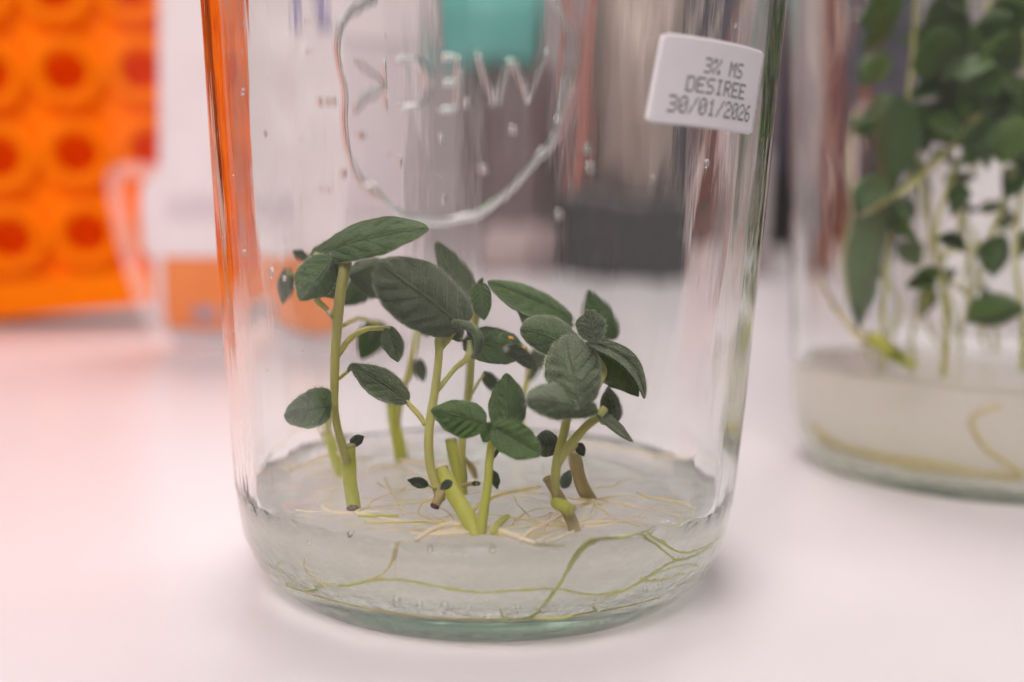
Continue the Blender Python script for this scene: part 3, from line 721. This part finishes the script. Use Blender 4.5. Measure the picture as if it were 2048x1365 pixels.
def in_gel(px, py, inset, axis=(0, 0), ior=1.37):
    """the point seen at that pixel through the wall, a little behind its inner face"""
    p = on_wall(px, py, OUT, axis=axis); d = ray(px, py).normalized(); A = Vector((axis[0], axis[1], 0))
    n = Vector((p.x - A.x, p.y - A.y, 0)).normalized(); sl = (interp(p.z + .001, OUT) - interp(max(p.z - .001, 0), OUT)) / .002
    n = (n - Vector((0, 0, 1)) * sl).normalized(); c = -d.dot(n); e = 1 / ior
    d2 = d * e + n * (e * c - math.sqrt(max(0, 1 - e * e * (1 - c * c))))
    for k in range(160):
        q = p + d2 * (k * .00015)
        if math.hypot(q.x - A.x, q.y - A.y) < interp(q.z, INN) - inset and q.z > .0052 or q.z < .0056: break
    return q
def wall_root(plant, pts, mat, inset=.0022):
    P = []
    for x, y, r in pts:
        w = in_gel(x, y, inset * .5); P.append((w.x, w.y, min(max(w.z, .0056), ZG - .0006), .8 * r * depth(w) / F_PX))
    return tube('root', P, MAT[mat], plant, 8, 8, .12)
wall_root(p5, [(1050, 1243, 3.5), (1085, 1215, 4), (1120, 1165, 4), (1150, 1115, 4.5), (1190, 1082, 4.5), (1240, 1067, 4.5), (1285, 1070, 4), (1325, 1090, 3.5), (1365, 1105, 3), (1410, 1092, 3), (1440, 1072, 2.5)], 'root_green')
wall_root(p5, [(1130, 1150, 3), (1165, 1105, 3), (1210, 1080, 3), (1260, 1072, 3), (1305, 1090, 3), (1335, 1110, 3), (1352, 1118, 3), (1385, 1110, 3), (1425, 1088, 2.5)], 'root_green')
wall_root(p5, [(980, 1252, 2.5), (1060, 1243, 2.5), (1150, 1237, 3), (1195, 1213, 3), (1215, 1195, 3), (1255, 1172, 3.5), (1295, 1150, 3.5), (1335, 1125, 3), (1385, 1110, 2.5)], 'root_green')
wall_root(p5, [(1280, 1155, 2.5), (1325, 1138, 2), (1360, 1128, 2), (1395, 1125, 1.5)], 'root_green')
wall_root(p5, [(1285, 1158, 2.5), (1330, 1153, 2), (1385, 1143, 1.5)], 'root_green')
wall_root(p1, [(610, 1114, 1.5), (614, 1135, 1.8), (640, 1158, 2), (672, 1172, 2)], 'root_yellow')
wall_root(p1, [(566, 1116, 1.8), (557, 1138, 2.2), (570, 1160, 2.5), (605, 1180, 2.8), (650, 1177, 3), (700, 1165, 3.2), (745, 1158, 3.2), (800, 1158, 3), (850, 1166, 2.8), (900, 1175, 2.5), (960, 1182, 2.5), (1030, 1178, 2.5), (1110, 1176, 2.5), (1180, 1186, 2.5), (1250, 1180, 2)], 'root_green', .003)
wall_root(p1, [(790, 1100, 4), (782, 1130, 3), (765, 1148, 3), (735, 1160, 3)], 'root_yellow', .003)
wall_root(p2, [(840, 1080, 4), (810, 1090, 4), (792, 1105, 4), (793, 1150, 2)], 'root', .003)
wall_root(p4, [(575, 1180, 2), (640, 1215, 3), (720, 1243, 3), (800, 1255, 3), (900, 1262, 3), (1000, 1258, 3.5), (1060, 1250, 3.5)], 'root_yellow', .002)
wall_root(p4, [(1000, 1215, 2), (1010, 1235, 2.5), (1035, 1248, 3)], 'root_yellow', .002)
wall_root(p6, [(1200, 1235, 2.5), (1260, 1222, 2.5), (1320, 1200, 2)], 'root_yellow', .0015)
# bubbles trapped against the wall
def ball(name, c, r, mat, parent, sq=(1, 1, 1)):
    V, Fc = lathe([(max(1e-5, r * math.sin(math.pi * i / 8)) , -r * math.cos(math.pi * i / 8)) for i in range(9)], 12)
    V = [(v[0] * sq[0] + c[0], v[1] * sq[1] + c[1], v[2] * sq[2] + c[2]) for v in V]
    return link(name, V, Fc, mat, parent)
MAT['bubble'] = glass_mat('bubble_air', 0, ripple=0)
MAT['bubble'].node_tree.nodes['Glass BSDF'].inputs['IOR'].default_value = 1 / 1.34
for x, y, r in ((1035, 1217, 6), (1128, 1209, 4), (1287, 1183, 6), (1318, 1172, 6), (795, 1205, 8), (840, 1211, 7), (890, 1217, 8), (937, 1218, 7), (860, 1105, 5), (985, 1105, 7), (620, 1088, 5), (700, 1075, 6)):
    w = in_gel(x, y, .001); ball('bubble', w, r * depth(w) / F_PX, MAT['bubble'], gel)
# ------------------------------------------------------------------ shoots in the far jar
G2 = 'leafy shoots in the jar at the right edge'
_st = stem
def far_stem(pl, pts, mat='stem'): return _st(pl, [(x, y, Y, r * .66) for x, y, Y, r in pts], mat)
r1 = plantlet('leafy shoot left of centre in the right jar with one long hanging leaf', (1770, 720, 70), G2)
far_stem(r1, [(1770, 735, 72, 9), (1768, 640, 72, 8), (1776, 520, 74, 8), (1790, 380, 76, 7), (1815, 200, 78, 7), (1830, 20, 80, 6), (1835, -60, 80, 6)])
cut(r1, [(1832, 732, 55, 9), (1790, 706, 55, 14), (1738, 674, 55, 14)])
r2 = plantlet('middle shoot in the right jar with a small round leaf low down', (1885, 745, 62), G2)
far_stem(r2, [(1888, 752, 62, 12), (1893, 690, 62, 10), (1890, 590, 64, 8), (1872, 470, 66, 7), (1895, 380, 70, 7), (1945, 270, 74, 7), (1975, 150, 78, 6), (1980, 0, 82, 6)])
r3 = plantlet('rightmost shoot in the right jar, leaves cut off by the photo edge', (2045, 730, 62), G2)
far_stem(r3, [(2046, 740, 62, 12), (2046, 640, 63, 9), (2030, 520, 66, 8), (2040, 400, 70, 8), (2050, 240, 74, 8), (2056, 60, 80, 7)])
far_stem(r1, [(1730, 430, 62, 7), (1790, 395, 64, 8), (1850, 345, 66, 8), (1905, 290, 68, 7), (1960, 215, 70, 6)])
far_stem(r1, [(1640, 560, 72, 6), (1675, 610, 70, 7), (1715, 665, 66, 8), (1735, 680, 62, 6)], 'root_yellow')
far_stem(r2, [(1900, 560, 64, 6), (1950, 600, 66, 6), (2000, 640, 68, 5)])
far_stem(r2, [(1880, 510, 64, 5), (1950, 490, 66, 5), (2010, 470, 68, 5)])
far_stem(r3, [(2040, 300, 70, 8), (2000, 420, 68, 6), (1960, 520, 66, 5)])
FL = [(r1, (1778, 345, 66), (1722, 662, 62), 42, 38, .9, .7), (r1, (1800, 190, 70), (1788, 385, 66), 30, 28, .9, .75), (r1, (1790, 395, 62), (1836, 480, 60), 26, 28, .8, .75), (r1, (1770, 350, 64), (1716, 425, 62), 26, 26, .9, .75),
      (r2, (1876, 558, 60), (1813, 574, 58), 24, 24, .8, .6), (r2, (2008, 470, 62), (1985, 556, 60), 28, 30, .7, .75), (r3, (2052, 618, 60), (1934, 642, 58), 28, 40, .7, .75), (r2, (1992, 245, 64), (1915, 336, 62), 34, 32, .75, .8),
      (r3, (2046, 230, 62), (2005, 330, 60), 32, 30, .75, .8), (r3, (2060, 460, 70), (2035, 520, 70), 18, 18, .8, .8), (r1, (1740, 540, 66), (1735, 630, 62), 24, 20, .9, .7), (r3, (2055, 330, 70), (2010, 400, 66), 24, 26, .8, .8)]
rl = random.Random(21)
SPINE = {0: [(1815, 200), (1830, 20), (1800, 300)], 1: [(1945, 270), (1975, 150), (1980, 0)], 2: [(2048, 260), (2056, 60), (2050, 160)]}
for k in range(105):
    pl = (r1, r2, r3)[k % 3]; sx, sy = rl.choice(SPINE[k % 3]); sy += rl.uniform(-60, 50); Yd = rl.uniform(58, 104)
    ang = rl.uniform(-.5, 3.64); ln = rl.uniform(55, 125); st_ = rl.uniform(10, 70)
    bx, by = sx + math.cos(ang) * st_, sy + math.sin(ang) * st_ * .8; tx, ty = bx + math.cos(ang) * ln * .8, by + math.sin(ang) * ln * .6 + ln * .35
    if bx < 1735 or tx < 1700 or ty > 345: continue
    wd = ln * rl.uniform(.24, .38); FL.append((pl, (bx, by, Yd), (tx, ty, Yd + rl.uniform(-10, 6)), wd, wd * rl.uniform(.75, 1.1), rl.uniform(.7, .85), rl.uniform(.7, .95)))
for k in range(22):
    bx, by = rl.uniform(1740, 2050), rl.uniform(290, 610); ang = rl.uniform(0, 3.14); ln = rl.uniform(38, 78)
    FL.append(((r1, r2, r3)[0 if bx < 1840 else 1 if bx < 1985 else 2], (bx, by, rl.uniform(60, 112)), (bx + math.cos(ang) * ln, by + math.sin(ang) * ln, rl.uniform(58, 110)), ln * .27, ln * .27, .8, .8))
for k in range(9):
    x, y = rl.uniform(1730, 2040), rl.uniform(690, 735); Y0 = rl.uniform(64, 112); pts = []
    for i in range(6):
        pts.append((x, y, Y0, rl.uniform(5, 7))); x += rl.uniform(-38, 38); y -= rl.uniform(60, 115); Y0 += rl.uniform(-5, 5)
    far_stem((r1, r2, r3)[k % 3], pts)
for k, (pl, B, T, a, b, p_, q_) in enumerate(FL):
    rr = random.Random(k)
    leaf(pl, B, T, a, b, rr.uniform(-7, 9), rr.uniform(-7, 9), (rr.uniform(-8, 8), rr.uniform(-16, 2), rr.uniform(-5, 5)), p=p_, q=q_, mat=('leaf_far', 'leaf', 'leaf_far', 'leaf_bright')[k % 4], nu=16, nv=8, wave=1.0)
def far_wall_root(plant, pts, mat):
    P = []
    for x, y, r in pts:
        w = in_gel(x, y, .003, JAR2); P.append((w.x, w.y, max(w.z, .0065), r * depth(w) / F_PX))
    return tube('root', P, MAT[mat], plant, 8, 8, .12)
far_wall_root(r1, [(1625, 850, 8), (1680, 890, 9), (1760, 912, 9), (1860, 925, 9), (1960, 950, 9), (2040, 955, 9)], 'root_yellow')
far_wall_root(r2, [(2000, 810, 5), (1945, 835, 6), (1965, 890, 6), (2020, 930, 6), (2048, 950, 6)], 'root_yellow')
far_wall_root(r1, [(1640, 880, 8), (1720, 905, 9), (1820, 935, 8), (1920, 945, 8)], 'root_yellow')

# ------------------------------------------------------------------ orange tube rack
from mathutils import Matrix
RO_ = on_z(-110, 655, 0); _ph, _ti = math.radians(18), math.radians(5.5)
_rd, _rn, _z = Vector((math.cos(_ph), math.sin(_ph), 0)), Vector((math.sin(_ph), -math.cos(_ph), 0)), Vector((0, 0, 1))
_su, _tu = _rd * math.cos(_ti) + _z * math.sin(_ti), _z * math.cos(_ti) - _rd * math.sin(_ti)
rack = thing('tube_rack', 'bright orange plastic tube rack with rows of round sockets facing out', 'rack', RO_)
def RK(sx, t, n): return RO_ + _su * (sx * MM) + _tu * (t * MM) + _rn * (n * MM)
cols, rows, SP, SPT, R_O, R_I = [-254, -212, -170, -128, -86, -44, -2, 40, 82, 124.3], [48, 95.3, 142.6, 190], 42.1, 47.3, 20.6, 12.6
# sockets: collar ring, deep tube with floor
def socket_geo(cs, ct):
    prof = [(R_O, -10), (R_O, -1.5), (R_O - 1.5, 0), (R_I + 1.6, 0), (R_I, -1.6), (R_I - .6, -26), (0.4, -27)]
    V, Fc = [], []; sg = 40
    for r, n in prof:
        for k in range(sg):
            a = 2 * math.pi * k / sg; V.append(RK(cs + r * math.cos(a), ct + r * math.sin(a), n))
    for i in range(len(prof) - 1):
        for k in range(sg): Fc.append((i*sg + k, i*sg + (k+1) % sg, (i+1)*sg + (k+1) % sg, (i+1)*sg + k))
    Fc.append(tuple((len(prof)-1)*sg + k for k in range(sg))); return V, Fc
for cs in cols:
    for ct in rows:
        link('socket', *socket_geo(cs, ct), MAT['orange'], rack)
# back plate with holes, 10 mm behind the collars, and the frame round it
def plate_geo():
    V, Fc = [], []; sg = 40
    def add(q): V.append(RK(*q)); return len(V) - 1
    for cs in cols:
        for ct in rows:
            ring, sq = [], []; ca = math.atan2(SPT, SP); kc = {round(q * sg / (2 * math.pi)) % sg: q for q in (ca, math.pi - ca, math.pi + ca, 2 * math.pi - ca)}
            for k in range(sg):
                a = kc.get(k, 2 * math.pi * k / sg); c, s_ = math.cos(a), math.sin(a)
                ring.append(add((cs + (R_O - .5) * c, ct + (R_O - .5) * s_, -9)))
                m = max(abs(c) / (SP / 2 + .05), abs(s_) / (SPT / 2 + .05)); sq.append(add((cs + c / m, ct + s_ / m, -9)))
            for k in range(sg): Fc.append((ring[k], sq[k], sq[(k+1) % sg], ring[(k+1) % sg]))
    return V, Fc
link('face_plate', *plate_geo(), MAT['orange'], rack, smooth=False)
def rk_box(name, s0, s1, t0, t1, n0, n1):
    V, Fc = box_geo(((s0+s1)/2, (t0+t1)/2, (n0+n1)/2), s1 - s0, t1 - t0, n1 - n0, 1.2)
    link(name, [RK(v.x, v.y, v.z) for v in V], Fc, MAT['orange'], rack, smooth=False)
s0, s1, t0, t1 = cols[0] - SP/2, cols[-1] + SP/2, rows[0] - SPT/2, rows[-1] + SPT/2
rk_box('bottom_rail', s0 - 3, s1, 1.5, t0 - .1, -70, -1); rk_box('top_rail', s0 - 3, s1, t1 + .1, t1 + 16, -70, -1)
rk_box('side_wall', s1 + .1, s1 + 4, 1.5, t1 + 16, -70, -1); rk_box('side_wall', s0 - 7, s0 - 3.1, 1.5, t1 + 16, -70, -1)

# ------------------------------------------------------------------ plastic bag with a printed panel
MAT['mark'] = plastic('grey_mark', (.34, .26, .30), (.42, .33, .36), rough=.5, scale=20)
MAT['film'] = film_mat('clear_film', (.93, .88, .88), .004)
MAT['film_seam'] = film_mat('film_seam', (.95, .86, .84), .22, .35)
MAT['bag_white'] = plastic('bag_white', (.79, .70, .70), (.84, .76, .755), rough=.45, scale=20, bump=.2)
MAT['bag_lilac'] = plastic('bag_lilac', (.66, .57, .61), (.74, .65, .67), rough=.45, scale=20)
MAT['bag_purple'] = plastic('bag_purple', (.26, .21, .40), (.36, .31, .50), rough=.45, scale=20)
MAT['bag_orange'] = plastic('bag_orange', (.80, .23, .06), (.84, .27, .08), rough=.45, scale=20)
YB = on_z(380, 696, 0).y / MM
bag = thing('plastic_bag', 'clear and white plastic bag with an orange block on its print, before the orange rack', 'bag', at(560, 696, YB))
ol = [(-60, 228, 840), (200, 228, 842), (330, 224, 842), (370, 224, 842), (440, 236, 842), (545, 262, 840), (610, 284, 836), (650, 302, 830), (680, 326, 818), (697, 352, 800)]
def bag_pt(x, y, sgn, off=0.0):
    ys = [q[0] for q in ol]; xl, xr = np.interp(y, ys, [q[1] for q in ol]), np.interp(y, ys, [q[2] for q in ol])
    v = max(-1, min(1, (2 * x - xl - xr) / (xr - xl))); h = max(0, min(1, (700 - y) / 60)) ** .5
    th = 24 * (1 - abs(v) ** 2.6) ** .7 * (.35 + .65 * h) + .6
    w = at(x, y, YB); n = noise.noise((x * .012, y * .012, 3 + sgn)) * 3
    sc = depth(w) / F_PX
    return Vector((w.x, w.y - sgn * (th + n * (1 - abs(v))) * MM - off * MM, max(w.z, .0006)))
def bag_grid(x0, x1, y0, y1, sgn, off, nx=24, ny=24, xf=None):
    V, Fc = [], []
    for lay in (0, 1):
        for j in range(ny + 1):
            y = y0 + (y1 - y0) * j / ny
            a, b = (x0, x1) if xf is None else xf(y)
            for i in range(nx + 1): V.append(bag_pt(a + (b - a) * i / nx, y, sgn, off + (.25 * lay)))
    w, A = nx + 1, (nx + 1) * (ny + 1)
    for j in range(ny):
        for i in range(nx):
            k = j*w + i; Fc += [(k, k+1, k+w+1, k+w), (A+k, A+k+w, A+k+w+1, A+k+1)]
    for i in range(nx):
        for j in (0, ny): k = j*w + i; Fc.append((k, k+1, A+k+1, A+k))
    for j in range(ny):
        for i in (0, nx): k = j*w + i; Fc.append((k, k+w, A+k+w, A+k))
    return V, Fc
ys_ = [q[0] for q in ol]
edge = lambda y: (np.interp(y, ys_, [q[1] for q in ol]), np.interp(y, ys_, [q[2] for q in ol]))
link('film', *merge([bag_grid(0, 0, -60, 697, 1, 0, 40, 40, edge), bag_grid(0, 0, -60, 697, -1, 0, 40, 40, edge)]), MAT['film'], bag)
link('printed_panel', *bag_grid(0, 0, -60, 690, 1, .5, 30, 40, lambda y: (np.interp(y, [-60, 340, 375, 500, 520, 640, 690], [346, 346, 304, 304, 330, 330, 360]), np.interp(y, [0, 600, 690], [826, 826, 795]))), MAT['bag_white'], bag)
link('orange_block', *bag_grid(352, 640, 512, 652, 1, 1.0), MAT['bag_orange'], bag)
link('lilac_block', *bag_grid(650, 815, 90, 440, 1, 1.0), MAT['bag_lilac'], bag)
link('purple_mark', *bag_grid(562, 600, -40, 80, 1, 1.0), MAT['bag_purple'], bag)
link('blue_mark', *bag_grid(414, 462, 606, 634, 1, 1.4), MAT['mark'], bag)
link('grey_band', *bag_grid(360, 560, 396, 440, 1, 1.0), MAT['bag_lilac'], bag)
P = [bag_pt(x, y, 1, -1) for x, y in ((345, 352), (290, 345), (238, 356), (244, 420), (262, 500), (285, 570), (305, 630), (330, 672), (380, 690))]
tube('seam', [(p.x, p.y, max(p.z, .0042), .0040) for p in P], MAT['film_seam'], bag, 10, 6, .1)

# ------------------------------------------------------------------ things far back on the bench
MAT['mauve'] = plastic('mauve_plastic', (.13, .092, .088), (.18, .125, .118), rough=.5, scale=14)
MAT['mauve_pale'] = plastic('mauve_pale', (.46, .36, .35), (.52, .42, .40), rough=.5, scale=14)
MAT['teal'] = plastic('teal_plastic', (.10, .42, .37), (.13, .48, .43), rough=.4, scale=14)
MAT['black'] = plastic('black_plastic', (.009, .007, .009), (.015, .012, .014), rough=.4, scale=14)
MAT['navy'] = plastic('navy_metal', (.032, .027, .05), (.05, .042, .07), rough=.5, scale=8)
MAT['steel'] = plastic('brushed_steel', (.30, .24, .21), (.42, .35, .30), rough=.4, scale=14, metallic=.3)
MAT['red'] = plastic('red_brown', (.36, .11, .085), (.42, .14, .10), rough=.45, scale=14)
MAT['pale'] = plastic('pale_plastic', (.80, .77, .76), (.84, .81, .80), rough=.5, scale=14)
MAT['brown'] = plastic('amber_bottle', (.17, .04, .008), (.22, .055, .012), rough=.25, scale=14)
def px_box(name, x0, x1, y0, y1, Y, dp, mat, parent, bev=.004):     # a box whose front face spans those pixels at plane Y
    a, b, c = at((x0+x1)/2, y1, Y), at((x0+x1)/2, y0, Y), (at(x1, y1, Y) - at(x0, y1, Y)).x
    z0 = max(a.z, 0.0004); return box(name, (a.x, Y * MM + dp / 2, (z0 + b.z) / 2), abs(c), dp, b.z - z0, mat, parent, bev)
def px_cyl(name, x0, x1, y0, y1, Y, mat, parent, shape=None):
    a, b = at((x0+x1)/2, y1, Y), at((x0+x1)/2, y0, Y); r = (at(x1, y1, Y) - at(x0, y1, Y)).x / 2; z0 = max(a.z, .0004); h = b.z - z0
    sh = shape or [(1e-3, 0), (.93, 0), (1, .03), (1, .97), (.93, 1), (1e-3, 1)]
    V, Fc = lathe([(max(1e-4, r * q), z0 + h * t) for q, t in sh], 64)
    return link(name, [(v[0] + a.x, v[1] + Y * MM + r, v[2]) for v in V], Fc, mat, parent)
Y1 = on_z(1040, 548, 0).y / MM
tub = thing('canister', 'mauve grey canister with a teal lid, blurred far behind the near jar', 'canister', at(1030, 548, Y1))
px_cyl('body', 905, 1162, 112, 600, Y1, MAT['mauve'], tub); px_cyl('lid', 820, 1122, -60, 114, Y1 - 40, MAT['teal'], tub)
px_cyl('base_band', 898, 1168, 452, 600, Y1 - 4, MAT['mauve_pale'], tub)
mc = thing('bench_machine', 'steel bench machine with a black foot and red side strip, blurred at the back', 'machine', at(1275, 548, Y1))
px_box('foot', 1170, 1490, 388, 620, Y1 - 60, .18, MAT['black'], mc, .012)
px_cyl('steel_column', 1224, 1478, -80, 387, Y1 - 20, MAT['steel'], mc)
px_box('red_strip', 1176, 1218, -60, 387, Y1 - 40, .06, MAT['red'], mc, .008)
px_box('dark_strip', 1481, 1500, -80, 387, Y1 - 40, .06, MAT['navy'], mc, .004)
cb = thing('cabinet', 'dark navy cabinet with a black front on a pale plinth, between the two jars', 'cabinet', at(1560, 540, 1500))
px_box('plinth', 1532, 1790, 497, 560, 1500, .35, MAT['pale'], cb, .006); px_box('black_front', 1530, 1790, 345, 496, 1490, .36, MAT['black'], cb, .006)
px_box('navy_body', 1531, 1790, -120, 344, 1500, .35, MAT['navy'], cb, .006)
MAT['beige'] = plastic('beige_card', (.34, .28, .25), (.44, .37, .33), rough=.6, scale=9)
bc = thing('storage_carton', 'greyish beige carton with an added pale strip imitating a glass reflection, behind the near jar under its sticker', 'carton', at(1465, 540, 1380))
px_box('carton', 1504, 1528, -120, 600, 1380, .25, MAT['beige'], bc, .006); px_box('reflection_strip', 1506, 1527, 300, 500, 1376, .004, MAT['pale'], bc, .001)  # pale strip added to imitate the bright upright reflection in the jar glass
wb = thing('white_box', 'white cardboard box standing behind the right jar', 'box', at(1990, 640, 700))
px_box('carton', 1880, 2260, 272, 700, 520, .12, MAT['pale'], wb, .003)
px_box('lid_flap', 1876, 2264, 262, 271, 517, .126, MAT['pale'], wb, .001)
bt = thing('brown_bottle', 'amber brown bottle behind the left edge of the right jar', 'bottle', at(1675, 560, 640))
px_cyl('body', 1640, 1712, -90, 700, 640, MAT['brown'], bt, [(1e-3, 0), (.93, 0), (1, .03), (1, .9), (.7, .96), (.4, 1), (1e-3, 1)])
px_cyl('paper_label', 1639, 1713, 215, 400, 639.5, MAT['mauve_pale'], bt); px_cyl('cap', 1660, 1694, -160, -92, 640 + 12, MAT['teal'], bt)
